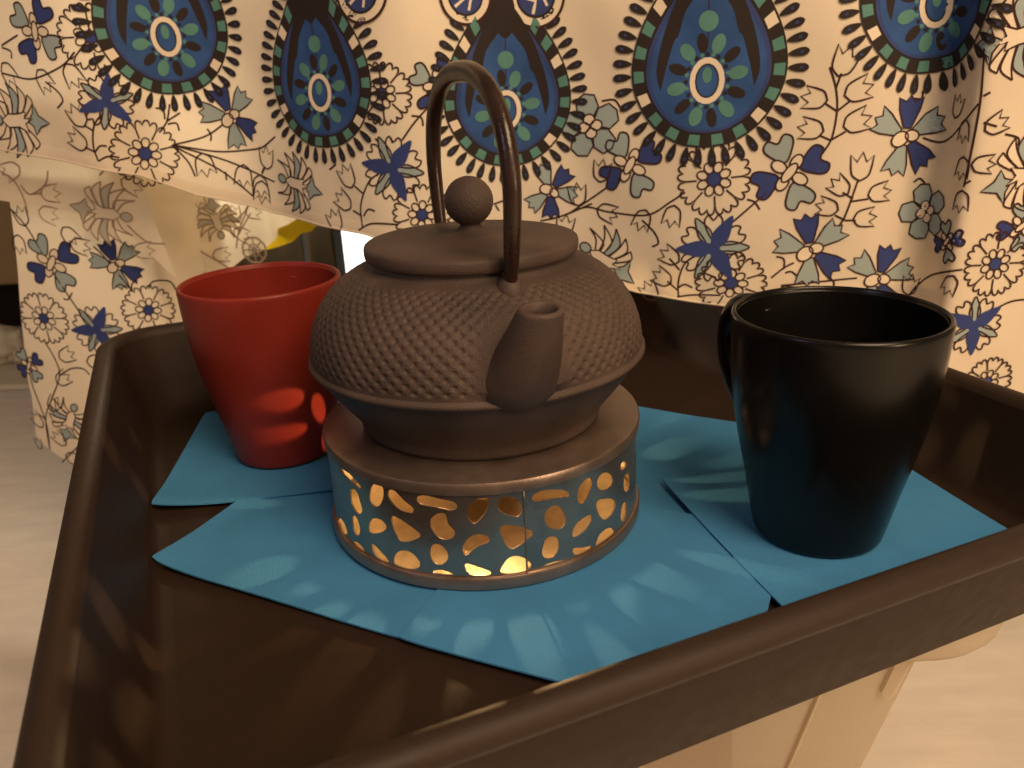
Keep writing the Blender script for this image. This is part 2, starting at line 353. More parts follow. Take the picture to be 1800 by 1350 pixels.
# ================================================================== TEA WARMER
WX, WY = -0.0160, 0.3731
WZ0, WR = 0.0034, 0.0776
war = empty('tea_warmer', (WX, WY, WZ0)); tag(war, 'round metal tea warmer with pebble shaped cut-outs glowing from the candle inside', 'tea warmer')
HZ = [  # outlines of the cut-outs read off the front of the warmer
 [(308,590),(318,545),(345,537),(375,555),(375,600),(360,640),(335,648),(312,625)],
 [(398,575),(430,565),(480,625),(522,650),(520,680),(470,670),(410,620)],
 [(212,560),(245,570),(260,630),(275,670),(250,685),(220,640)],
 [(540,605),(580,590),(640,610),(720,622),(738,648),(715,670),(640,648),(560,640)],
 [(860,605),(895,612),(890,660),(850,715),(825,733),(793,700),(800,640)],
 [(940,625),(985,597),(1045,612),(1062,690),(1010,697),(950,668)],
 [(1113,605),(1140,575),(1200,565),(1285,568),(1288,605),(1210,605),(1130,627)],
 [(1385,505),(1410,520),(1400,570),(1370,625),(1350,635),(1333,600),(1350,545)],
 [(1450,487),(1490,480),(1515,515),(1500,550),(1455,570),(1430,540)],
 [(1195,655),(1240,642),(1258,670),(1278,700),(1270,745),(1225,762),(1180,735),(1175,690)],
 [(1390,690),(1405,700),(1395,740),(1330,800),(1312,790),(1325,735)],
 [(1440,615),(1500,608),(1525,630),(1510,680),(1470,718),(1440,680),(1430,640)],
 [(312,715),(350,705),(388,735),(385,770),(315,782),(305,755)],
 [(412,710),(440,697),(550,775),(553,800),(470,825),(450,800)],
 [(605,715),(655,680),(690,692),(690,735),(730,765),(720,800),(670,812),(625,775)],
 [(768,850),(800,800),(850,785),(895,795),(895,830),(830,845),(800,885),(775,885)],
 [(950,755),(1000,735),(1105,765),(1110,790),(1020,860),(990,845),(970,805)],
 [(1180,805),(1220,797),(1245,820),(1235,880),(1190,907),(1160,885),(1170,840)],
 [(615,838),(655,835),(695,875),(690,920),(645,938),(608,900)],
 [(450,870),(500,868),(540,900),(560,945),(510,970),(440,955),(428,910)],
 [(318,830),(345,850),(400,910),(400,937),(350,915),(325,870)],
 [(625,965),(670,958),(725,985),(715,1008),(650,1006),(622,990)],
 [(780,930),(810,935),(850,950),(900,965),(908,1000),(870,1015),(810,1000),(785,965)],
 [(1000,900),(1050,893),(1110,930),(1090,975),(1000,1000),(952,975),(975,930)],
 [(1180,935),(1230,917),(1265,920),(1260,950),(1200,962),(1172,955)],
 [(1313,850),(1355,855),(1403,840),(1403,885),(1360,907),(1320,890)],
 [(1455,775),(1495,750),(1518,770),(1510,820),(1450,865),(1425,850),(1440,800)],
 [(1560,630),(1578,630),(1578,690),(1560,725),(1548,700)],
 [(1575,480),(1592,490),(1592,560),(1575,580),(1562,540)],
 [(150,700),(175,710),(198,770),(190,795),(165,770)],
 [(220,695),(245,700),(262,760),(255,790),(232,780)],
 [(230,820),(260,830),(285,870),(275,880),(240,860)],
 [(170,455),(195,460),(215,495),(265,545),(255,560),(215,520),(175,487)],
 [(1548,440),(1570,420),(1580,450),(1552,475)],
]
def on_cyl(u, v, R):
    d = ray(u, v); o = np.array([0, 0, CAM_H]); ex, ey = o[0] - WX, o[1] - WY
    a = d[0] ** 2 + d[1] ** 2; b = 2 * (d[0] * ex + d[1] * ey); c = ex * ex + ey * ey - R * R
    q = b * b - 4 * a * c
    t = (-b - math.sqrt(max(q, 0))) / (2 * a); p = o + d * t
    return math.atan2(p[1] - WY, p[0] - WX), p[2]
AF = -PI / 2   # the azimuth that faces the camera
Z_LO, Z_HI = WZ0 + .0062, WZ0 + .0478
holes = []
for h in HZ:
    pts = []
    for (x, y) in h:
        a, z = on_cyl(540 + x * .3556, 660 + y * .3556, WR); a = (a - AF + PI) % (2 * PI) - PI
        pts.append((a, min(max(z, Z_LO + .0012), Z_HI - .001)))
    holes.append(pts)
FLAME = np.array([WX, WY, WZ0 + .0330])
# cut-outs on the far left, whose light falls on the red mug
def blob(a, z, wa, wz, tilt=0, k=8, sq=2.0):
    out = []
    for i in range(k):
        t = 2 * PI * i / k; x, y = wa * math.copysign(abs(math.cos(t)) ** (2 / sq), math.cos(t)), wz * math.copysign(abs(math.sin(t)) ** (2 / sq), math.sin(t))
        out.append((a + (x * math.cos(tilt) - y * math.sin(tilt)) / WR, z + x * math.sin(tilt) + y * math.cos(tilt)))
    return out
def toward_mug(u, v):
    """pixel on the red mug -> azimuth and height where the line from the flame crosses the warmer wall"""
    d = ray(u, v); o = np.array([0, 0, CAM_H]); best = None
    for t in np.linspace(.2, .6, 3000) / F_PX:
        p = o + d * t; r = math.hypot(p[0] - RM[0], p[1] - RM[1]); rz = np.interp(p[2], [0, .03, .06, .107], [.03, .035, .0412, .045])
        if r <= rz: best = p; break
    if best is None: return None
    e = best - FLAME; L = math.hypot(e[0], e[1]); k = WR / L
    return (math.atan2(e[1], e[0]) - AF + PI) % (2 * PI) - PI, FLAME[2] + e[2] * k
side = []
for u, v, wa, wz, tl in ((505, 703, .0056, .0048, -.1), (562, 717, .0032, .0075, -.35), (492, 764, .0082, .0034, .0), (577, 768, .0032, .0058, 0)):
    r = toward_mug(u, v)
    if r: side.append(blob(r[0], r[1], wa, wz, tl))
amin = min([p[0] for b in side for p in b] + [0]) - .12; amax = max([p[0] for b in side for p in b] + [-9]) + .10
extra = []
for h in holes:
    c = sum(p[0] for p in h) / len(h)
    if abs(c) < 1.33: extra.append([((a + PI + PI) % (2 * PI) - PI if True else a, z) for a, z in h])
def unwrap(h):
    a0 = h[0][0]; return [(((a - a0 + PI) % (2 * PI)) - PI + a0, z) for a, z in h]
extra = [unwrap(h) for h in extra]
allh = [unwrap(h) for h in holes]
placed = allh + [h for h in side]
def bb(h): return min(p[0] for p in h), max(p[0] for p in h), min(p[1] for p in h), max(p[1] for p in h)
def clash(h):
    a = bb(h); m = .03; mz = .0012
    for g in placed:
        for sh in (-2 * PI, 0, 2 * PI):
            b = bb(g)
            if a[0] - m < b[1] + sh and a[1] + m > b[0] + sh and a[2] - mz < b[3] and a[3] + mz > b[2]: return True
    mid = (a[0] + a[1]) / 2
    return a[0] < -PI + .02 or a[1] > PI - .02 or amin < mid < amax
for h in extra:
    if not clash(h): placed.append(h)
for _ in range(500):
    h = blob(rng.uniform(-PI, PI), rng.uniform(Z_LO + .005, Z_HI - .005), rng.uniform(.003, .006), rng.uniform(.003, .0055), rng.uniform(-.6, .6))
    if bb(h)[2] > Z_LO + .001 and bb(h)[3] < Z_HI - .001 and abs(sum(p[0] for p in h) / len(h)) > 1.5 and not clash(h): placed.append(h)
def rounded(h):
    q = np.array(catmull(h, 4, True))
    for _ in range(5): q = (np.roll(q, 1, 0) + 2 * q + np.roll(q, -1, 0)) / 4
    c = q.mean(0); return [tuple(v) for v in c + (q - c) * 1.05]
polys = [[(p[0] * WR, p[1]) for p in rounded(h)] for h in placed]
def inside(pt, poly):
    x, y = pt; r = False; j = len(poly) - 1
    for i in range(len(poly)):
        xi, yi = poly[i]; xj, yj = poly[j]
        if (yi > y) != (yj > y) and x < (xj - xi) * (y - yi) / (yj - yi) + xi: r = not r
        j = i
    return r
vs, es = [], []
L = PI * WR
nx, nz = 150, 10
bnd = [(-L + 2 * L * i / nx, Z_LO) for i in range(nx + 1)] + [(L, Z_LO + (Z_HI - Z_LO) * j / nz) for j in range(1, nz)] + [(L - 2 * L * i / nx, Z_HI) for i in range(nx + 1)] + [(-L, Z_HI - (Z_HI - Z_LO) * j / nz) for j in range(1, nz)]
vs += bnd; es += [(i, (i + 1) % len(bnd)) for i in range(len(bnd))]
for p in polys:
    o0 = len(vs); vs += [tuple(map(float, q)) for q in p]; es += [(o0 + i, o0 + (i + 1) % len(p)) for i in range(len(p))]
for i in range(1, nx):
    for j in range(1, nz):
        vs.append((-L + 2 * L * (i + .5 * (j % 2)) / nx, Z_LO + (Z_HI - Z_LO) * j / nz))
rv, re_, rf, *_ = delaunay_2d_cdt([Vector(v) for v in vs], es, [], 0, 1e-7)
pb = [(min(q[0] for q in p), max(q[0] for q in p), min(q[1] for q in p), max(q[1] for q in p)) for p in polys]
keep = []
for f in rf:
    cx, cy = sum(rv[i][0] for i in f) / 3, sum(rv[i][1] for i in f) / 3
    if not any(b[0] <= cx <= b[1] and b[2] <= cy <= b[3] and inside((cx, cy), p) for b, p in zip(pb, polys)): keep.append(tuple(f))
def cyl(q, R): a = q[0] / WR + AF; return (WX + R * math.cos(a), WY + R * math.sin(a), q[1])
nV = len(rv); V = [cyl(q, WR) for q in rv] + [cyl(q, WR - .0007) for q in rv]
ec = {}
for f in keep:
    for i in range(3): ec.setdefault(frozenset((f[i], f[(i + 1) % 3])), []).append((f[i], f[(i + 1) % 3]))
Fc = list(keep) + [tuple(i + nV for i in f[::-1]) for f in keep] + [(b, a, a + nV, b + nV) for k, l in ec.items() if len(l) == 1 for a, b in l]
o = mesh('perforated_wall', V, Fc, [M['steel_wall'], M['steel_in']], war, True, [0] * len(keep) + [1] * len(keep) + [0] * (len(Fc) - 2 * len(keep))); autosmooth(o, 40)
o = mesh('top_plate', *lathe([(.046, WZ0 + .0505), (.046, WZ0 + .0522), (.0765, WZ0 + .0528), (.0782, WZ0 + .0523), (.0788, WZ0 + .0510), (.0786, WZ0 + .0470), (.0780, WZ0 + .0468), (.0779, WZ0 + .0505), (.046, WZ0 + .0505)], WX, WY, 128), M['steel'], war); autosmooth(o, 40)
o = mesh('base_ring', *lathe([(.070, WZ0 + .0005), (.0785, WZ0), (.0794, WZ0 + .0010), (.0794, WZ0 + .0054), (.0788, WZ0 + .0064), (.0778, WZ0 + .0066)], WX, WY, 128), M['steel'], war); autosmooth(o, 40)
mesh('floor_plate', *lathe([(.0005, WZ0 + .0012), (.0772, WZ0 + .0012)], WX, WY, 96, True), M['steel_in'], war)
a0 = on_cyl(922, 900, WR)[0]
mesh('seam', *tube([(WX + (WR + .0001) * math.cos(a0), WY + (WR + .0001) * math.sin(a0), WZ0 + z) for z in np.linspace(.0060, .0475, 8)], .00045, 8, (1, 0, 0)), M['steel'], war)

# tealight inside
mesh('candle_stand', *lathe([(.0005, WZ0 + .0013), (.016, WZ0 + .0013), (.0165, WZ0 + .0125), (.0215, WZ0 + .0128), (.0215, WZ0 + .0138), (.0005, WZ0 + .0138)], WX, WY, 40), M['steel_in'], war)
tl = empty('tealight', (WX, WY, WZ0 + .0140)); tag(tl, 'burning tealight seen through the cut-outs of the tea warmer', 'candle')
z = WZ0 + .0140
mesh('cup', *lathe([(.0005, z), (.0175, z), (.0185, z + .001), (.0188, z + .0100), (.0182, z + .0100), (.0180, z + .001)], WX, WY, 40, True), M['alu'], tl)
mesh('wax', *lathe([(.0178, z + .002), (.0178, z + .0085), (.012, z + .0078), (.0005, z + .0076)], WX, WY, 40, False, True), M['wax'], tl)
mesh('wick', *tube([(WX, WY, z + .0072), (WX + .0002, WY, z + .0115), (WX + .0003, WY, z + .0148)], [.0007, .0006, .0005], 8, (1, 0, 0)), M['wick'], tl)
mesh('flame', *lathe([(.0002, z + .0150), (.0011, z + .0162), (.0016, z + .0180), (.0015, z + .0200), (.0008, z + .0225), (.0002, z + .0250)], WX, WY, 20, True, True), M['flame'], tl)

# ================================================================== TEAPOT
PZ = WZ0 + .0531
pot = empty('teapot', (WX, WY, PZ)); tag(pot, 'dark brown cast iron teapot with hobnail body and arched handle on the warmer', 'teapot')
AZ = math.radians(-71.5)
# shoulder profile (r, z) from flange up to the neck
sh = catmull([(.0792, .0925), (.0789, .0985), (.0772, .1060), (.0742, .1130), (.0698, .1196), (.0636, .1256), (.0556, .1306), (.0495, .1330)], 30)
sh = np.array(sh); seg = np.r_[0, np.cumsum(np.linalg.norm(np.diff(sh, axis=0), axis=1))]
NR, NA = 170, 760
tt = np.linspace(0, seg[-1], NR)
pr, pz = np.interp(tt, seg, sh[:, 0]), np.interp(tt, seg, sh[:, 1])
dr, dz = np.gradient(pr, tt), np.gradient(pz, tt); ln = np.hypot(dr, dz); nr_, nz_ = dz / ln, -dr / ln
ang = np.linspace(0, 2 * PI, NA, endpoint=False)
NB = 74; ROWS = 9.0
V = []; Fc = []
row = tt / seg[-1]
# studs stand in staggered rows, a little pit between each four
A, T = np.meshgrid(ang, row)
fade = np.clip((T - .02) / .04, 0, 1) * np.clip((.93 - T) / .10, 0, 1)
ph = T * ROWS * 2 * PI
hgt = np.cos(NB * A / 2 + 0) * np.cos(ph / 1.0 + 0)
stag = np.cos((NB * A + ph) / 1.0) + np.cos((NB * A - ph) / 1.0)        # 2 cos cos: staggered studs
hgt = stag / 2
hgt = np.where(hgt < 0, -np.abs(hgt) ** 1.5, hgt * 0.22)
dA = (A - AZ + PI) % (2 * PI) - PI
lat_d = np.hypot((dA * pr[:, None] + .004) / 1.0, (pz[:, None] - .1000) / 1.3)
near = np.clip((lat_d - .016) / .010, 0, 1)
disp = 0.00095 * hgt * fade * (near * near * (3 - 2 * near)) + .0050 * np.exp(-(lat_d / .0165) ** 4) * np.clip(T / .08, 0, 1)
R_ = pr[:, None] + disp * nr_[:, None]; Z_ = pz[:, None] + disp * nz_[:, None]
top_prof = [(.0490, .1334), (.0478, .1338), (.0470, .1350), (.0468, .1385)]
bot_prof = [(.0800, .0920), (.0808, .0912), (.0808, .0900), (.0800, .0890), (.0782, .0884), (.0768, .0868), (.0745, .0820), (.0700, .0755), (.0650, .0690), (.0612, .0640), (.0598, .0610), (.0594, .0585), (.0585, PZ), (.0005, PZ)]
rings = []
for r, zc in bot_prof[::-1]: rings.append([(WX + r * math.cos(a), WY + r * math.sin(a), zc) for a in ang])
for i in range(NR): rings.append([(WX + R_[i, j] * math.cos(ang[j]), WY + R_[i, j] * math.sin(ang[j]), Z_[i, j]) for j in range(NA)])
for r, zc in top_prof: rings.append([(WX + r * math.cos(a), WY + r * math.sin(a), zc) for a in ang])
mesh('body', *loft(rings), M['iron'], pot)
# lid
lid = mesh('lid', *lathe([(.0462, .1362), (.0489, .1365), (.0496, .1373), (.0498, .1390), (.0498, .1410), (.0494, .1421), (.0486, .1427), (.0474, .1430), (.040, .1435), (.028, .1441), (.0158, .1448), (.0150, .1453), (.0120, .1457), (.0076, .1466), (.0052, .1482), (.0045, .1500), (.0040, .151)], WX, WY, 128, True, True), M['iron_smooth'], pot)
kb = bmesh.new(); bmesh.ops.create_icosphere(kb, subdivisions=5, radius=.0112)
for v in kb.verts:
    n = v.co.normalized(); v.co = v.co * (1 + .012 * math.sin(n.x * 21) * math.sin(n.y * 19) * math.sin(n.z * 23)) + Vector((WX, WY, .1597))
me = bpy.data.meshes.new('knob'); kb.to_mesh(me); kb.free(); me.materials.append(M['iron']); me.polygons.foreach_set('use_smooth', np.ones(len(me.polygons), bool))
o = bpy.data.objects.new('knob', me); C.objects.link(o); o.parent = lid
dv = np.array([math.cos(AZ), math.sin(AZ), 0]); sv = np.array([-math.sin(AZ), math.cos(AZ), 0]); O = np.array([WX, WY, 0])
def rz(r, z): return O + dv * r + np.array([0, 0, z])
# spout: flattened tube that widens into the flange
sp = catmull([(.0600, .0940), (.0710, .0975), (.0775, .1045), (.0820, .1135), (.0858, .1230), (.0885, .1305)], 8)
fs = np.linspace(0, 1, len(sp))
rx = np.interp(fs, [0, .2, .4, .6, .8, 1], [.0240, .0185, .0150, .0130, .0106, .0087])
ry = np.interp(fs, [0, .25, .5, .75, 1], [.0130, .0135, .0122, .0098, .0080])
ker = np.ones(9) / 9
rx, ry = [np.convolve(np.pad(q, 4, 'edge'), ker, 'valid') for q in (rx, ry)]
lat = np.interp(fs, [0, .35, .7, 1], [-.0050, -.0045, -.0020, 0])
rings = []; nn = 40
def spring(p, t, a, b):
    tr = np.array([t[0], t[1]]); tr = tr / np.linalg.norm(tr); e2 = np.array([tr[1], -tr[0]])  # in (rho,z)
    out = []
    for k in range(nn):
        th = 2 * PI * k / nn; q = np.array(p) + e2 * b * math.sin(th)
        out.append(rz(q[0], q[1]) + sv * a * math.cos(th))
    return out
for i, p in enumerate(sp):
    t = np.array(sp[min(i + 1, len(sp) - 1)]) - np.array(sp[max(i - 1, 0)])
    f = i / (len(sp) - 1)
    t = (1 - f ** 3) * t / np.linalg.norm(t) + f ** 3 * np.array([.12, .99])     # the mouth is cut level
    rings.append([q + sv * lat[i] for q in spring(p, t, rx[i], ry[i])])
te = np.array([.12, .99]); p = np.array(sp[-1])
for da, dz_ in ((-.0008, .0009), (-.0018, .0010), (-.0028, .0002), (-.0031, -.004), (-.0034, -.012)):
    rings.append(spring(p + te * dz_, te, rx[-1] + da, ry[-1] + da))
o = mesh('spout', *loft(rings, True, False, True), M['iron_smooth'], pot)
# lugs and arched handle
for s_ in (1, -1):
    pts = [rz(s_ * .0510, .1275), rz(s_ * .0542, .1318), rz(s_ * .0556, .1350)]
    mesh('lug', *tube(pts, [.0095, .0062, .0036], 20, sv, .8), M['iron_smooth'], pot)
hp = catmull([(.0535, .1300), (.0560, .1400), (.0600, .1600), (.0605, .1760), (.0540, .1935), (.0390, .2070), (.0200, .2135), (0, .2150), (-.0200, .2135), (-.0390, .2070), (-.0540, .1935), (-.0605, .1760), (-.0600, .1600), (-.0560, .1400), (-.0535, .1300)], 8)
m_ = len(hp); wr = [np.interp(abs(2 * i / (m_ - 1) - 1), [0, .5, .75, .95, 1], [.0046, .0045, .0041, .0030, .0024]) for i in range(m_)]
mesh('handle', *tube([rz(a, b) for a, b in hp], wr, 20, sv, 0.86), M['lacquer'], pot)

# ================================================================== UNDER THE TABLE
def upright(name, px0, px1, ref, y0, y1, m, lab, cat, ztop=.40):
    a, b = aty(px0, ref, y0)[0], aty(px1, ref, y0)[0]
    o = mesh(name, *box(a, b, y0, y1, FLOOR_Z + .0005, ztop), m, None, False); bevel(o, .002); return tag(o, lab, cat)
tab = empty('table', (0, 1.2, FLOOR_Z)); tag(tab, 'dark wooden table under the printed cloth, its leg showing behind the red mug', 'table')
for nm, a, b, y0, y1 in (('leg', 542, 588, .86, .91), ('back_board', 330, 533, .93, .95)):
    xa, xb = aty(a, 440, y0)[0], aty(b, 440, y0)[0]
    bevel(mesh(nm, *box(xa, xb, y0, y1, FLOOR_Z + .0005, .384), M['darkwood'], tab, False), .002)
bevel(mesh('table_top', *box(-.75, .70, .83, 1.6, .385, .428), M['darkwood'], tab, False))
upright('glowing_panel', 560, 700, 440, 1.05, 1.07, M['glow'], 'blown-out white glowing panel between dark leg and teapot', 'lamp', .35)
lamp('under_table_fill', 'POINT', (-.28, .82, .16), 2.4, (1.0, 0.84, 0.6), 0.03)  # unseen fill light, added to brighten the inner drape

# ================================================================== TABLECLOTH
ZTOP = 0.42
class Sheet:
    def __init__(s, ctrl, vref, amp=.0012, seed=0.0):
        pl = catmull([aty(u, vref, y)[:2] for u, y in ctrl], 24)
        pl = np.array(pl); d = np.r_[0, np.cumsum(np.linalg.norm(np.diff(pl, axis=0), axis=1))]
        s.L = d[-1]; s.s = np.linspace(0, s.L, 900); s.x = np.interp(s.s, d, pl[:, 0]); s.y = np.interp(s.s, d, pl[:, 1])
        tx, ty = np.gradient(s.x, s.s), np.gradient(s.y, s.s); ln = np.hypot(tx, ty); s.nx, s.ny = ty / ln, -tx / ln
        s.amp, s.seed = amp, seed
    def P(s, ss, z, off=0.0):
        k = off + s.amp * (math.sin(ss * 46 + z * 17 + s.seed) + .6 * math.sin(ss * 23 - z * 52 + 1.7 + s.seed) + .35 * math.sin(ss * 95 + z * 70 + s.seed))
        return (float(np.interp(ss, s.s, s.x) + k * np.interp(ss, s.s, s.nx)), float(np.interp(ss, s.s, s.y) + k * np.interp(ss, s.s, s.ny)), z)
    def un(s, u, v):
        d = ray(u, v); cr_ = s.x * d[1] - s.y * d[0]
        i = np.where(np.sign(cr_[:-1]) * np.sign(cr_[1:]) <= 0)[0]
        if len(i) == 0:
            i = 0 if abs(cr_[0]) < abs(cr_[-1]) else len(s.s) - 2
        else:
            i = i[np.argmin(s.y[i])]
        f = cr_[i] / (cr_[i] - cr_[i + 1]) if cr_[i] != cr_[i + 1] else 0
        f = min(max(f, -3), 4)
        ss = s.s[i] + f * (s.s[i + 1] - s.s[i]); y = s.y[i] + f * (s.y[i + 1] - s.y[i])
        return ss, CAM_H + d[2] * (y / d[1]), y
    def patch(s, name, pxpoly, m, parent, step=.006):
        pts = [s.un(*q)[:2] for q in pxpoly]
        pp = []
        for i in range(len(pts)):
            a, b = np.array(pts[i]), np.array(pts[(i + 1) % len(pts)]); n = max(1, int(np.linalg.norm(b - a) / step))
            pp += [tuple(a + (b - a) * k / n) for k in range(n)]
        vs = [tuple(map(float, q)) for q in pp]; es = [(i, (i + 1) % len(pp)) for i in range(len(pp))]
        s0, s1 = min(q[0] for q in pp), max(q[0] for q in pp); z0, z1 = min(q[1] for q in pp), max(q[1] for q in pp)
        for a in np.arange(s0 + step / 2, s1, step):
            for b in np.arange(z0 + step / 2, z1, step):
                if inside((a, b), pp): vs.append((float(a), float(b)))
        rv, _, rf, *_ = delaunay_2d_cdt([Vector(v) for v in vs], es, [], 0, 1e-7)
        rf = [f for f in rf if inside((sum(rv[i][0] for i in f) / len(f), sum(rv[i][1] for i in f) / len(f)), pp)]
        return mesh(name, [s.P(q[0], q[1]) for q in rv], rf, m, parent)

cloth = empty('tablecloth', (0, .62, ZTOP)); tag(cloth, 'cream tablecloth printed with blue paisleys and outlined flowers, hanging behind the tray', 'tablecloth')
front = Sheet([(-220, .70), (-60, .665), (60, .640), (150, .628), (230, .636), (320, .652), (400, .656), (470, .645), (560, .615), (650, .592), (720, .588), (800, .597), (900, .605), (1000, .602), (1100, .588), (1240, .568), (1390, .555), (1500, .548),
               (1600, .548), (1650, .545), (1685, .526), (1715, .511), (1760, .508), (1850, .512), (2000, .52), (2200, .54)], 200)
hem_px = [(-220, 215), (-60, 250), (0, 262), (120, 286), (245, 308), (345, 343), (480, 375), (560, 395), (640, 412), (820, 450), (1000, 487), (1075, 500), (1120, 514), (1275, 537), (1400, 590), (1500, 650), (1640, 740), (1800, 800), (2000, 880), (2200, 940)]
hs = [front.un(*q)[:2] for q in hem_px]
hsx, hsz = np.array([q[0] for q in hs]), np.array([q[1] for q in hs])
hz = lambda ss: float(np.interp(ss, hsx, hsz))
NS, NZ = 420, 44
V, Fc = [], []
for j in range(NZ + 1):
    for i in range(NS + 1):
        ss = front.L * i / NS; z0 = hz(ss); V.append(front.P(ss, z0 + (ZTOP - z0) * j / NZ))
# run over the table edge and back across the top
for k, (back, up) in enumerate(((.004, .008), (.014, .012), (.05, .0125), (.25, .0125))):
    for i in range(NS + 1):
        ss = front.L * i / NS; p = front.P(ss, ZTOP, 0); V.append((p[0], p[1] + back, ZTOP + up))
for j in range(NZ + 4):
    for i in range(NS):
        Fc.append((j * (NS + 1) + i, j * (NS + 1) + i + 1, (j + 1) * (NS + 1) + i + 1, (j + 1) * (NS + 1) + i))
fd = mesh('front_drape', V, Fc, M['cloth'], cloth)
HV = []
for s_ in np.linspace(.002, front.L - .002, 420):
    HV += [front.P(s_, hz(s_) + .0002, .00022), front.P(s_, hz(s_) + .0085, .00022), front.P(s_, hz(s_) + .0090, .00002)]
mesh('hem', HV, [q for i in range(419) for q in ((3 * i, 3 * i + 3, 3 * i + 4, 3 * i + 1), (3 * i + 1, 3 * i + 4, 3 * i + 5, 3 * i + 2))], M['cloth'], fd)
mesh('hem_edge', *tube([front.P(s_, hz(s_) + .0004) for s_ in np.linspace(.01, front.L - .01, 300)], .0009, 6, (0, 1, 0)), M['cloth'], fd)
flap_s = Sheet([(-120, .70), (60, .69), (180, .682), (330, .69)], 360, .0008, 2.0)
inner_s = Sheet([(220, .700), (300, .735), (400, .75), (470, .745), (500, .77), (580, .79)], 400, .0012, 4.0)
side_s = Sheet([(-20, .735), (40, .715), (120, .705), (220, .705), (300, .718), (420, .76)], 560, .0010, 1.0)
flap = flap_s.patch('turned_flap', [(-100, 200), (300, 200), (300, 320), (252, 312), (272, 390), (312, 492), (285, 468), (240, 425), (205, 392), (150, 378), (60, 362), (0, 352), (-100, 335)], M['cloth_back'], cloth)
flap['label'] = 'faded reverse side of the cloth turned up at the left'
inner = inner_s.patch('inner_drape', [(235, 250), (585, 330), (560, 396), (520, 402), (478, 428), (462, 440), (430, 452), (402, 476), (360, 520), (300, 540), (262, 400)], M['cloth_back'], cloth)
inner['label'] = 'pale reverse side of the cloth seen under the hem'
sided = side_s.patch('side_drape', [(10, 300), (420, 300), (420, 660), (150, 830), (135, 822), (92, 792), (66, 772), (58, 700), (45, 640), (36, 540), (26, 440)], M['cloth'], cloth)
yl_s = Sheet([(420, .760), (500, .765), (600, .775)], 410, .0012, 3.0)
yl = yl_s.patch('yellow_cloth', [(470, 415), (482, 404), (505, 395), (530, 380), (560, 375), (572, 385), (556, 396), (548, 406), (530, 410), (515, 424), (490, 434), (466, 440), (440, 446)], M['yellow'], None)
tag(yl, 'bright yellow cloth edge peeping out beneath the tablecloth hem', 'cloth')
# ------------------------------------------------------------------ the print
COL = ['p_line', 'p_blue', 'p_pale', 'p_teal', 'p_black', 'p_royal', 'p_cream', 'p_indigo']
FCOL = ['p_fline', 'p_fblue', 'p_fpale', 'p_fpale', 'p_fline', 'p_fblue', 'cloth_back', 'p_fblue']
LW = .00064
class Print:
    def __init__(s, sheet, faded=False): s.sh, s.V, s.F, s.I, s.faded = sheet, [], [], [], faded; s.T = lambda p: p; s.base = 0
    def at(s, u, v, r, rot=0, sx=1, sy=1):
        ss, z, y = s.sh.un(u, v); k = r * y / F_PX / math.cos(PITCH) ; c, n = math.cos(math.radians(rot)), math.sin(math.radians(rot))
        def T(p):
            x, yy = p[0], p[1]; a, b = c * x - n * yy, n * x + c * yy
            return (ss + a * k * sx, z + b * k * sy)
        s.T = T; s.k = k; return s
    def raw(s): s.T = lambda p: s.sh.un(p[0], p[1])[:2]; s.k = None; return s
    def _v(s, p, off): s.V.append(s.sh.P(p[0], p[1], off)); return len(s.V) - 1
    def fill(s, pts, col, layer=0):
        P = [np.array(s.T(p)) for p in pts]; off = .00030 + .00009 * (layer + s.base)
        tris = tessellate_polygon([[Vector((p[0], p[1], 0)) for p in P]])
        st = [[P[i] for i in t] for t in tris]
        while st:
            t = st.pop(); e = [np.linalg.norm(t[(i + 1) % 3] - t[i]) for i in range(3)]; i = int(np.argmax(e))
            if e[i] > .006:
                m = (t[i] + t[(i + 1) % 3]) / 2; st.append([t[i], m, t[(i + 2) % 3]]); st.append([m, t[(i + 1) % 3], t[(i + 2) % 3]])
            else:
                s.F.append([s._v(p, off) for p in t]); s.I.append(col)
    def stroke(s, pts, wd=1.0, closed=False, col=0, layer=2, taper=False):
        P = [np.array(s.T(p)) for p in pts]; Q = []
        m = len(P)
        for i in range(m if closed else m - 1):
            a, b = P[i], P[(i + 1) % m]; n = max(1, int(np.linalg.norm(b - a) / .004))
            Q += [a + (b - a) * k / n for k in range(n)]
        if not closed: Q.append(P[-1])
        n = len(Q); off = .00030 + .00009 * (layer + s.base); idx = []
        for i in range(n):
            a, b = (Q[(i - 1) % n], Q[(i + 1) % n]) if closed else (Q[max(i - 1, 0)], Q[min(i + 1, n - 1)])
            d = b - a; l = np.linalg.norm(d); d = d / l if l > 1e-9 else np.array([1, 0]); nn = np.array([-d[1], d[0]])
            h = LW * wd * (1 if not taper else .55 + .45 * math.sin(PI * i / (n - 1)))
            idx.append((s._v(Q[i] + nn * h, off), s._v(Q[i] - nn * h, off)))
        for i in range(n if closed else n - 1):
            a, b = idx[i], idx[(i + 1) % n]; s.F.append([a[0], a[1], b[1], b[0]]); s.I.append(col)
    def build(s, name, parent):
        if not s.F: return
        return mesh(name, s.V, s.F, [M[k] for k in (FCOL if s.faded else COL)], parent, False, s.I)
def pol(r, a): a = math.radians(a); return (r * math.cos(a), r * math.sin(a))
def ell(cx, cy, a, b, rot=0, n=18):
    c, s = math.cos(math.radians(rot)), math.sin(math.radians(rot))
    return [(cx + c * a * math.cos(t) - s * b * math.sin(t), cy + s * a * math.cos(t) + c * b * math.sin(t)) for t in [2 * PI * i / n for i in range(n)]]
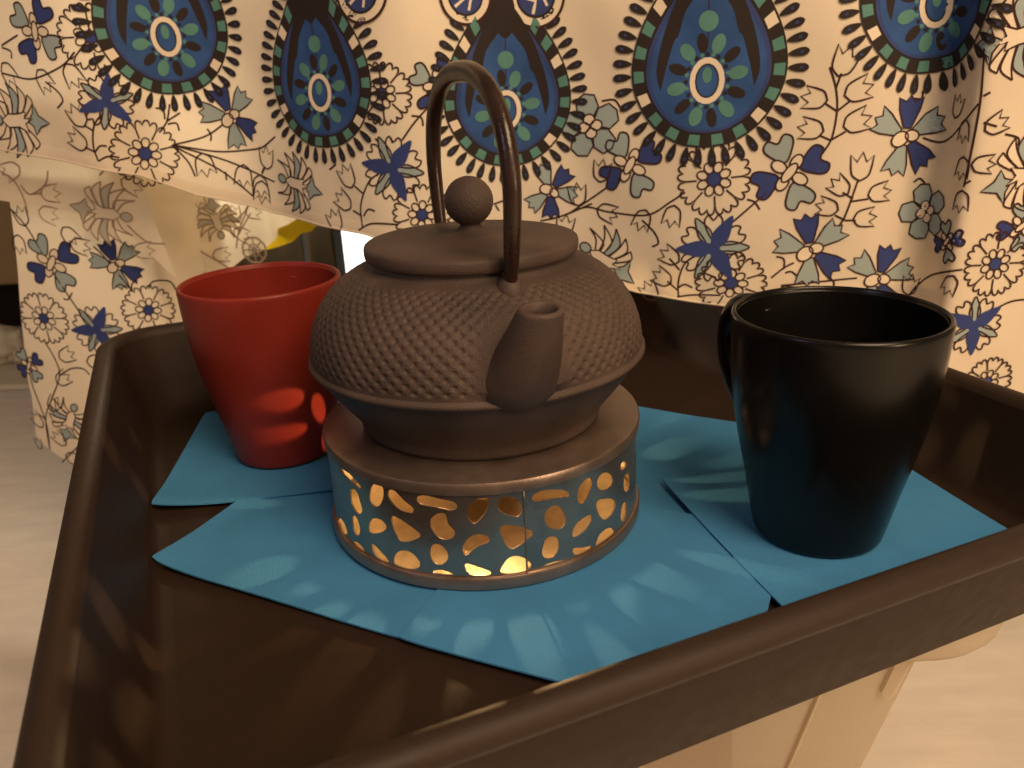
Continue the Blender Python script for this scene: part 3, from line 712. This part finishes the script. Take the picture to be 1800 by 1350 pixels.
def rosette(p, keep=None):
    pts = []
    for i in range(144):
        a = 360 * i / 144; ph_ = (a % 45) / 45
        r = .86 + .15 * abs(math.sin(PI * 3 * ph_)) ** .7 - (.10 if ph_ < .03 or ph_ > .97 else 0) - .05 * abs(2 * ph_ - 1) ** 2
        pts.append(pol(r, a))
    p.stroke(pts, 1, True)
    for k in range(8):
        p.stroke([pol(.46, 45 * k), pol(.80, 45 * k)], .9); c = pol(.33, 45 * k + 22)
        p.stroke(ell(*c, .15, .12, 45 * k + 22, 14), .8, True)
    p.fill(ell(0, 0, .21, .21), 1, 1)
def leaf(L, w, a0, r0=.12):
    o_ = catmull([(r0, 0), (r0 + .35 * (L - r0), w), (r0 + .75 * (L - r0), w * .6), (L, 0), (r0 + .75 * (L - r0), -w * .6), (r0 + .35 * (L - r0), -w)], 5, True)
    c, s = math.cos(math.radians(a0)), math.sin(math.radians(a0)); return [(c * x - s * y, s * x + c * y) for x, y in o_]
def heart(r0, r1, w, a0, notch=.14):
    o_ = catmull([(r0, 0), (r0 + .45 * (r1 - r0), w * .8), (r0 + .8 * (r1 - r0), w), (r1, w * .55), (r1 - notch, 0), (r1, -w * .55), (r0 + .8 * (r1 - r0), -w), (r0 + .45 * (r1 - r0), -w * .8)], 5, True)
    c, s = math.cos(math.radians(a0)), math.sin(math.radians(a0)); return [(c * x - s * y, s * x + c * y) for x, y in o_]
def pinwheel(p):
    for k in range(6): p.stroke(heart(.25, .98, .26, 60 * k + 30), .9, True)
    for k in range(3):
        l = leaf(1.04, .19, 120 * k + 60); p.fill(l, 2, 0); p.stroke(l, .9, True, 0, 1)
        p.fill(leaf(1.10, .24, 120 * k, -.05), 1, 3)
    p.fill(ell(0, 0, .19, .19), 1, 3)
def clover(p, cols=(1, 2, 1, 2), n=4):
    for k in range(n):
        h = heart(.3, 1.02, .40, 360 / n * k + 10, .16); p.fill(h, cols[k % len(cols)], 0); p.stroke(h, 1, True)
    for k in range(4):
        e = ell(*pol(.33, 90 * k + 45), .22, .15, 90 * k + 45, 16); p.fill(e, 6, 3); p.stroke(e, .9, True, 0, 4)
    e = ell(0, 0, .30, .13, 40, 18); p.fill(e, 6, 5); p.stroke(e, .9, True, 0, 6)
def ribbonf(p, cols=(2, 1, 2, 1, 2)):
    for k, a in enumerate((150, 88, 28, -50, -105)):
        o_ = [(.22, -.10), (.72, -.30), (1.02, -.36), (.90, -.14), (1.06, 0), (.90, .12), (1.0, .32), (.70, .28), (.22, .10)]
        c, s = math.cos(math.radians(a)), math.sin(math.radians(a)); q = [(c * x - s * y, s * x + c * y) for x, y in o_]
        p.fill(q, cols[k], 0); p.stroke(q, .9, True)
    for (x, y, a, b, r) in ((-.17, -.06, .24, .19, 30), (.16, .02, .19, .15, -10)):
        e = ell(x, y, a, b, r); p.fill(e, 6, 3); p.stroke(e, .9, True, 0, 4)
def thistle(p):
    for sgn in (1, -1):
        for k, (bx_, tx_, ty_, col) in enumerate(((-.30, -.75, .62, 6), (-.18, -.42, .98, 6), (-.02, -.02, 1.12, 2), (.16, .42, 1.05, 6), (.30, .80, .80, 6))):
            mx, my = (bx_ + tx_) / 2, (.12 + ty_) / 2
            o_ = catmull([(bx_, .12), (mx + .02, my + .08), (tx_ - .12, ty_), ], 6) + catmull([(tx_ - .12, ty_), (mx + .30, my + .12), (bx_ + .14, .14)], 6)
            o_ = [(x, sgn * y) for x, y in o_]; p.fill(o_, col, 0); p.stroke(o_, .9, True, 0, 1)
    b = [(-.45, 0), (-.2, .2), (.15, .22), (.5, .30), (.42, .1), (.75, .12), (.45, -.05), (.55, -.32), (.2, -.16), (-.2, -.2)]
    p.fill(b, 6, 2); p.stroke(b, .9, True, 0, 3)
    t = [(.55, .02), (.78, .28), (.86, .58), (1.0, .22), (1.4, .02), (1.02, -.12), (.80, -.36), (.74, -.1)]
    p.fill(t, 2, 1); p.stroke(t, .9, True, 0, 2)
    e = ell(-.62, 0, .2, .16); p.fill(e, 2, 2); p.stroke(e, .9, True, 0, 3)
def gourd(p):
    p.stroke(ell(0, 0, 1, 1, 0, 28), 1, True)
    for k in (.35, .7): p.stroke(ell(0, 0, k, 1, 0, 24), .8, True)
def palef(p):
    for k in range(5):
        a = 72 * k + 18; o_ = [(.2, -.1), (.55, -.38), (.92, -.30), (1.02, .02), (.88, .32), (.5, .36), (.2, .1)]
        c, s = math.cos(math.radians(a)), math.sin(math.radians(a)); q = [(c * x - s * y, s * x + c * y) for x, y in o_]
        p.fill(q, 2, 0); p.stroke(q, .9, True)
    for k in range(4):
        e = ell(*pol(.22, 90 * k), .19, .16); p.fill(e, 6, 3); p.stroke(e, .9, True, 0, 4)
def tulip(p):
    b = catmull([(0, -.95), (.55, -.60), (.72, .0)], 4) + [(.80, .78), (.34, .34), (.02, .98), (-.32, .34), (-.80, .78)] + catmull([(-.72, .0), (-.55, -.60), (0, -.95)], 4)
    p.stroke(b, .95, True)
DROP = [(0, -.85), (.36, -.79), (.70, -.56), (.93, -.20), (1.0, .14), (.94, .52), (.78, .88), (.57, 1.20), (.34, 1.52), (.13, 1.80), (0, 1.97)]
def paisley(p):
    right = catmull(DROP, 6); full = right + [np.array((-q[0], q[1])) for q in right[::-1][1:-1]]
    sc = lambda k, c=(0, .12): [((q[0] - c[0]) * k + c[0], (q[1] - c[1]) * k + c[1]) for q in full]
    p.fill(full, 4, 0)
    # blocks on the dark border
    inn = sc(.80); n = len(full)
    per = np.r_[0, np.cumsum([np.linalg.norm(np.array(full[(i + 1) % n]) - np.array(full[i])) for i in range(n)])]; tot = per[-1]
    fi = lambda a, sh: (np.interp(a % tot, per, [q[0] for q in sh] + [sh[0][0]]), np.interp(a % tot, per, [q[1] for q in sh] + [sh[0][1]]))
    o1, i1 = sc(.975), sc(.835)
    seq = [3, 3, 6, 3, 3, 3, 6, 3]
    for k in range(22):
        a = tot * (k + .5) / 22; da = tot / 22 * .24
        if 9 <= k <= 12: continue
        p.fill([fi(a - da, o1), fi(a + da, o1), fi(a + da, i1), fi(a - da, i1)], seq[(k * 3) % 8], 2)
    p.fill(sc(.80), 7, 3); p.fill(sc(.745, (0, .05)), 5, 4)
    # dark wings from the tip
    for g in (1, -1):
        wgn = catmull([(0, 1.62), (g * .26, 1.28), (g * .46, .90), (g * .60, .50), (g * .66, .14), (g * .60, -.10)], 4) + catmull([(g * .54, .16), (g * .44, .50), (g * .38, .58), (g * .30, .84), (g * .17, 1.02), (0, 1.2)], 4)
        p.fill(wgn, 4, 5)
    p.fill(ell(0, 1.36, .16, .34), 4, 5)
    p.fill(ell(0, .72, .125, .125), 3, 6); p.stroke([(0, .85), (0, 1.05)], .5, False, 0, 6); p.stroke([(0, .58), (0, .42)], .5, False, 0, 6)
    for k in range(12):
        a = 30 * k + 10; c = pol(.42, a); p.fill(ell(c[0] * .95, c[1] * 1.12, .125, .068 if k % 2 else .085, a, 12), 3 if k % 2 == 0 else 4, 6)
    for k in range(24):
        c = pol(.27, 15 * k); p.fill(ell(c[0], c[1] * 1.2, .03, .03, 0, 6), 3 if k % 2 else 4, 7)
    p.fill(ell(0, 0, .225, .29), 6, 7); p.fill(ell(0, 0, .155, .215), 4, 8); p.fill(ell(0, 0, .135, .195), 5, 9); p.fill(ell(0, .07, .06, .10), 3, 10)
    # fringe of drops
    for k in range(46):
        a = tot * (k + .5) / 46
        if 20 <= k <= 25: continue
        c, d_ = np.array(fi(a, full)), np.array(fi(a + .01, full)); t_ = d_ - c; t_ /= np.linalg.norm(t_); nn = np.array([t_[1], -t_[0]])
        q = [(0.0, 0), (.06, .035), (.14, .052), (.22, .048), (.265, 0), (.22, -.048), (.14, -.052), (.06, -.035)]
        q = catmull(q, 2, True)
        p.fill([c + nn * x + t_ * y for x, y in q], 4, 1)
        p.fill([c + nn * (.17 + .025 * math.cos(v)) + t_ * .018 * math.sin(v) for v in np.linspace(0, 2 * PI, 6, endpoint=False)], 7, 2)
def volute(p):
    p.stroke(ell(0, 0, 1, 1, 0, 40), 1.5, True, 0, 1); p.fill(ell(0, 0, .97, .97, 0, 36), 6, 0)
    p.fill(ell(0, 0, .70, .70, 0, 30), 4, 2); p.fill(ell(0, 0, .62, .62, 0, 30), 7, 3)
    p.stroke([(-.45, -.35), (-.1, -.1), (-.3, .2), (.15, .45)], 1.6, False, 6, 4); p.stroke([(.1, -.5), (.2, -.1), (.45, .2)], 1.4, False, 6, 4)

FUN = dict(R=('rosette_print', rosette), P=('pinwheel_print', pinwheel), K=('clover_print', clover), B=('ribbon_flower_print', ribbonf), T=('thistle_print', thistle), G=('pale_flower_print', palef),
           t=('tulip_print', tulip), D=('paisley_print', paisley), O=('volute_print', volute), H=('gourd_print', gourd))
def stamp(sheet, parent, items, faded=False, base=0):
    for it in items:
        k, u, v, r, rot = it[:5]; sx, sy = (it[5], it[6]) if len(it) > 5 else (1, 1)
        pr_ = Print(sheet, faded); pr_.base = base; pr_.at(u, v, r, rot, sx, sy); FUN[k][1](pr_); pr_.build(FUN[k][0], parent)
def vines(sheet, parent, lines, ox, oy, sc_, faded=False):
    for l in lines:
        if len(l) < 2: continue
        pr_ = Print(sheet, faded).raw(); q = catmull([(ox + x * sc_, oy + y * sc_) for x, y in l], 6)
        pr_.stroke(q, 1.05, False, 0, 0); pr_.build('vine_print', parent)
stamp(front, fd, [('D', 292, 65, 96, 2), ('D', 564, 163, 96, 2, 1.04, 1), ('D', 891, 193, 100, -1), ('D', 1243, 142, 117, 1), ('D', 1645, 8, 114, 8)], base=6)
stamp(front, fd, [('O', 632, -14, 42, 0), ('O', 818, -6, 38, 0), ('O', 942, -6, 42, 40)], base=7)
stamp(front, fd, [
 ('R', 255, 270, 50, 10), ('R', 160, 65, 47, 0), ('R', 1255, 315, 58, 5), ('R', 1285, 497, 58, 20, 1, .85), ('R', 742, 378, 48, 15), ('R', 672, 165, 46, 0), ('R', 1752, 465, 55, 0), ('R', 1738, 672, 46, 12), ('R', 1800, 790, 50, 0),
 ('P', 187, 180, 39, 75), ('P', 688, 297, 50, 50), ('P', 1254, 436, 55, 62), ('P', 1712, 573, 50, 35),
 ('K', 1388, 304, 58, 15), ('K', 62, 55, 46, 40), ('K', 1108, 290, 50, 20), ('K', 768, 150, 42, 50), ('K', 1663, 425, 34, 10), ('K', 1795, 398, 40, 0),
 ('B', 405, 205, 46, 20), ('B', 1592, 240, 58, 0), ('B', 1425, 440, 58, 15), ('B', 1543, 490, 56, -10), ('B', 968, 335, 42, -40),
 ('T', 25, 213, 50, -5), ('T', 520, 322, 44, -15), ('T', 1055, 455, 50, -35), ('T', 1800, 60, 60, 190), ('T', 1810, 300, 60, 200),
 ('G', 1038, 222, 48, 10), ('G', 1630, 372, 46, 20)])
def tul(lst, s0=19): return [('t', x, y, s0 if len(q) == 0 else q[0], a - 90) for x, y, a, *q in lst]
stamp(front, fd, tul([(1058, 300, 80), (1015, 342, 95), (1067, 374, -20), (1129, 387, -110), (1182, 380, -100), (1178, 449, 150), (1164, 487, 150), (1142, 511, 120), (1484, 107, 70, 24), (1431, 173, 170, 21), (1425, 227, 170, 21),
 (1509, 158, 20, 23), (1507, 213, 20, 23), (1513, 293, 88, 23), (1475, 327, 140), (1544, 338, 10, 20), (1453, 364, 165), (1518, 382, 5, 20), (1751, 218, 30, 20), (1729, 289, 0), (1689, 296, -95), (1687, 355, -90), (1600, 500, 85), (1667, 502, -110), (1693, 231, -90), (1680, 187, 80),
 (470, 277, 80), (458, 328, -95), (610, 310, 110, 20), (603, 353, 140), (590, 387, 110), (993, 397, 80), (130, 133, -70), (80, 142, -60), (138, 203, 110), (137, 247, 140), (360, 290, -85), (428, 310, -100), (460, 338, -100), (13, 130, -60), (785, 415, 90), (1755, 735, 60)]))
vines(front, fd, [[(0, 845), (110, 770), (230, 685)], [(0, 845), (70, 820), (160, 840), (310, 850), (400, 800), (460, 760)], [(290, 870), (340, 920), (355, 960), (330, 975)], [(435, 1175), (435, 1110), (460, 1040), (510, 1005)], [(440, 1065), (400, 1020)], [(430, 1145), (390, 1110)],
 [(435, 1135), (460, 1122), (490, 1135)], [(430, 1172), (500, 1163), (600, 1165)], [(640, 885), (740, 800), (820, 730)], [(705, 790), (735, 800), (755, 830)], [(1000, 610), (1040, 545), (1060, 440), (1055, 350), (1030, 265)], [(1055, 350), (1075, 290)], [(1060, 440), (1015, 410)],
 [(1060, 440), (1110, 400)], [(1035, 555), (990, 535)], [(1035, 555), (1095, 520)], [(1065, 895), (1090, 850), (1130, 740), (1140, 715)], [(1120, 785), (1080, 760)], [(1115, 795), (1180, 785)], [(1090, 870), (1050, 850)], [(1090, 870), (1130, 870)],
 [(800, 1100), (850, 1060), (890, 1040)], [(820, 1015), (850, 1025), (850, 1065)], [(855, 1080), (880, 1075), (905, 1095)], [(840, 1130), (950, 1120), (1140, 1100)], [(1030, 1095), (1050, 1120), (1045, 1145)], [(840, 1130), (920, 1145), (990, 1185)], [(840, 1135), (880, 1160), (900, 1190)],
 [(1320, 1195), (1380, 1130), (1440, 1085), (1560, 1068)], [(1640, 190), (1630, 380), (1600, 560), (1560, 740)], [(1400, 545), (1480, 560), (1560, 480), (1620, 410)], [(1640, 215), (1665, 235)], [(1640, 380), (1668, 365)], [(1560, 730), (1590, 715)], [(1640, 485), (1690, 500)],
 [(1720, 530), (1770, 545), (1770, 575)], [(1360, 720), (1385, 705), (1410, 725)], [(1700, 1215), (1760, 1190), (1860, 1180)], [(40, 410), (80, 400)], [(130, 400), (180, 395), (205, 425)], [(1370, 390), (1400, 390), (1405, 360)]], 1000, 0, .4444)
vines(front, fd, [[(800, 740), (870, 640), (950, 550)], [(735, 720), (750, 755)], [(850, 610), (900, 620), (910, 665)], [(590, 1200), (580, 1080), (620, 960), (670, 920)], [(590, 1020), (545, 980)], [(585, 1140), (540, 1110)], [(595, 1140), (620, 1105), (655, 1115)], [(570, 1215), (640, 1180), (780, 1185)],
 [(1280, 1075), (1370, 1045)], [(1290, 1080), (1310, 1110)], [(1530, 1165), (1640, 1140), (1800, 1075)], [(60, 910), (75, 880)], [(420, 895), (455, 865)], [(655, 730), (670, 750)], [(0, 790), (70, 775), (140, 720)]], 440, 0, 1 / 3)
vines(front, fd, [[(0, 240), (90, 185)], [(400, 275), (330, 350), (180, 415), (60, 400), (0, 385)], [(245, 430), (310, 480), (340, 530), (310, 570)], [(520, 850), (495, 770), (500, 660), (545, 600)], [(495, 690), (450, 660)], [(500, 800), (450, 775)], [(505, 800), (530, 770), (565, 770)], [(520, 850), (570, 825), (630, 830)],
 [(910, 765), (1080, 720), (1180, 650)], [(910, 765), (1150, 800), (1320, 790)], [(910, 765), (1200, 850), (1450, 960)], [(910, 770), (1150, 890), (1270, 980), (1340, 1040)], [(910, 770), (990, 850), (1030, 930)], [(840, 700), (880, 640), (895, 550)], [(880, 640), (950, 595)],
 [(820, 570), (860, 580), (870, 630)], [(885, 655), (930, 650), (945, 690)], [(1090, 680), (1110, 710), (1110, 745)], [(1190, 905), (1195, 950)], [(1380, 920), (1400, 880)], [(0, 250), (50, 270), (55, 310)]], 0, 0, 1 / 3)
# side drape
stamp(side_s, sided, [('K', 92, 462, 47, 15), ('R', 76, 560, 45, 0), ('R', 261, 545, 42, 10), ('P', 170, 580, 42, 60), ('B', 205, 465, 40, 15), ('T', 125, 735, 38, 240), ('K', 52, 642, 30, 20), ('t', 70, 778, 12, 0)] +
      tul([(37, 380, 100), (33, 430, -100), (116, 625, 20), (110, 666, 30), (68, 737, 130), (97, 709, 50), (106, 770, 130), (168, 636, 0), (143, 432, -20), (124, 414, -60), (130, 806, -20)], 17))
vines(side_s, sided, [[(40, 160), (120, 250), (210, 400), (300, 540), (345, 610)], [(190, 730), (235, 810), (250, 870), (225, 960), (200, 1050), (215, 1180)], [(250, 870), (300, 840), (350, 840), (380, 865)], [(105, 760), (140, 900), (180, 1000), (205, 1080), (215, 1180)], [(270, 540), (290, 545), (310, 515)], [(200, 1050), (170, 1030)],
 [(400, 320), (450, 370), (560, 510)], [(490, 495), (510, 480), (540, 500)], [(560, 510), (560, 480), (590, 450)], [(265, 1235), (330, 1170), (370, 1130)], [(630, 500), (650, 470), (720, 470), (750, 510)]], 0, 300, .4148)
# faded reverse
stamp(flap_s, flap, [('T', 190, 375, 46, 165)] + tul([(89, 340, 0), (87, 377, -20), (232, 325, -30), (253, 441, 0), (20, 300, 200)], 18), True)
vines(flap_s, flap, [[(0, 0), (60, 40), (100, 110), (120, 180)], [(200, 0), (190, 60), (130, 100), (90, 60)], [(130, 100), (180, 95)], [(420, 20), (470, -15), (540, 30)], [(540, 230), (620, 300), (700, 310)]], 0, 300, .4148, True)
stamp(inner_s, inner, [('H', 282, 352, 30, 0), ('T', 383, 392, 32, 95), ('R', 446, 440, 22, 0)] + tul([(315, 416, 120), (319, 466, 60), (390, 448, 0), (444, 373, 0), (412, 376, 100), (347, 350, -90), (425, 412, -30)], 15), True)
vines(inner_s, inner, [[(740, 120), (800, 80)], [(760, 260), (740, 220), (780, 180)], [(700, 320), (800, 320), (900, 370), (980, 420)], [(1000, 330), (1010, 260), (1040, 180), (1060, 120)], [(770, 470), (830, 430), (900, 440)], [(1040, 170), (990, 220)], [(1010, 270), (1060, 180)]], 0, 300, .4148, True)
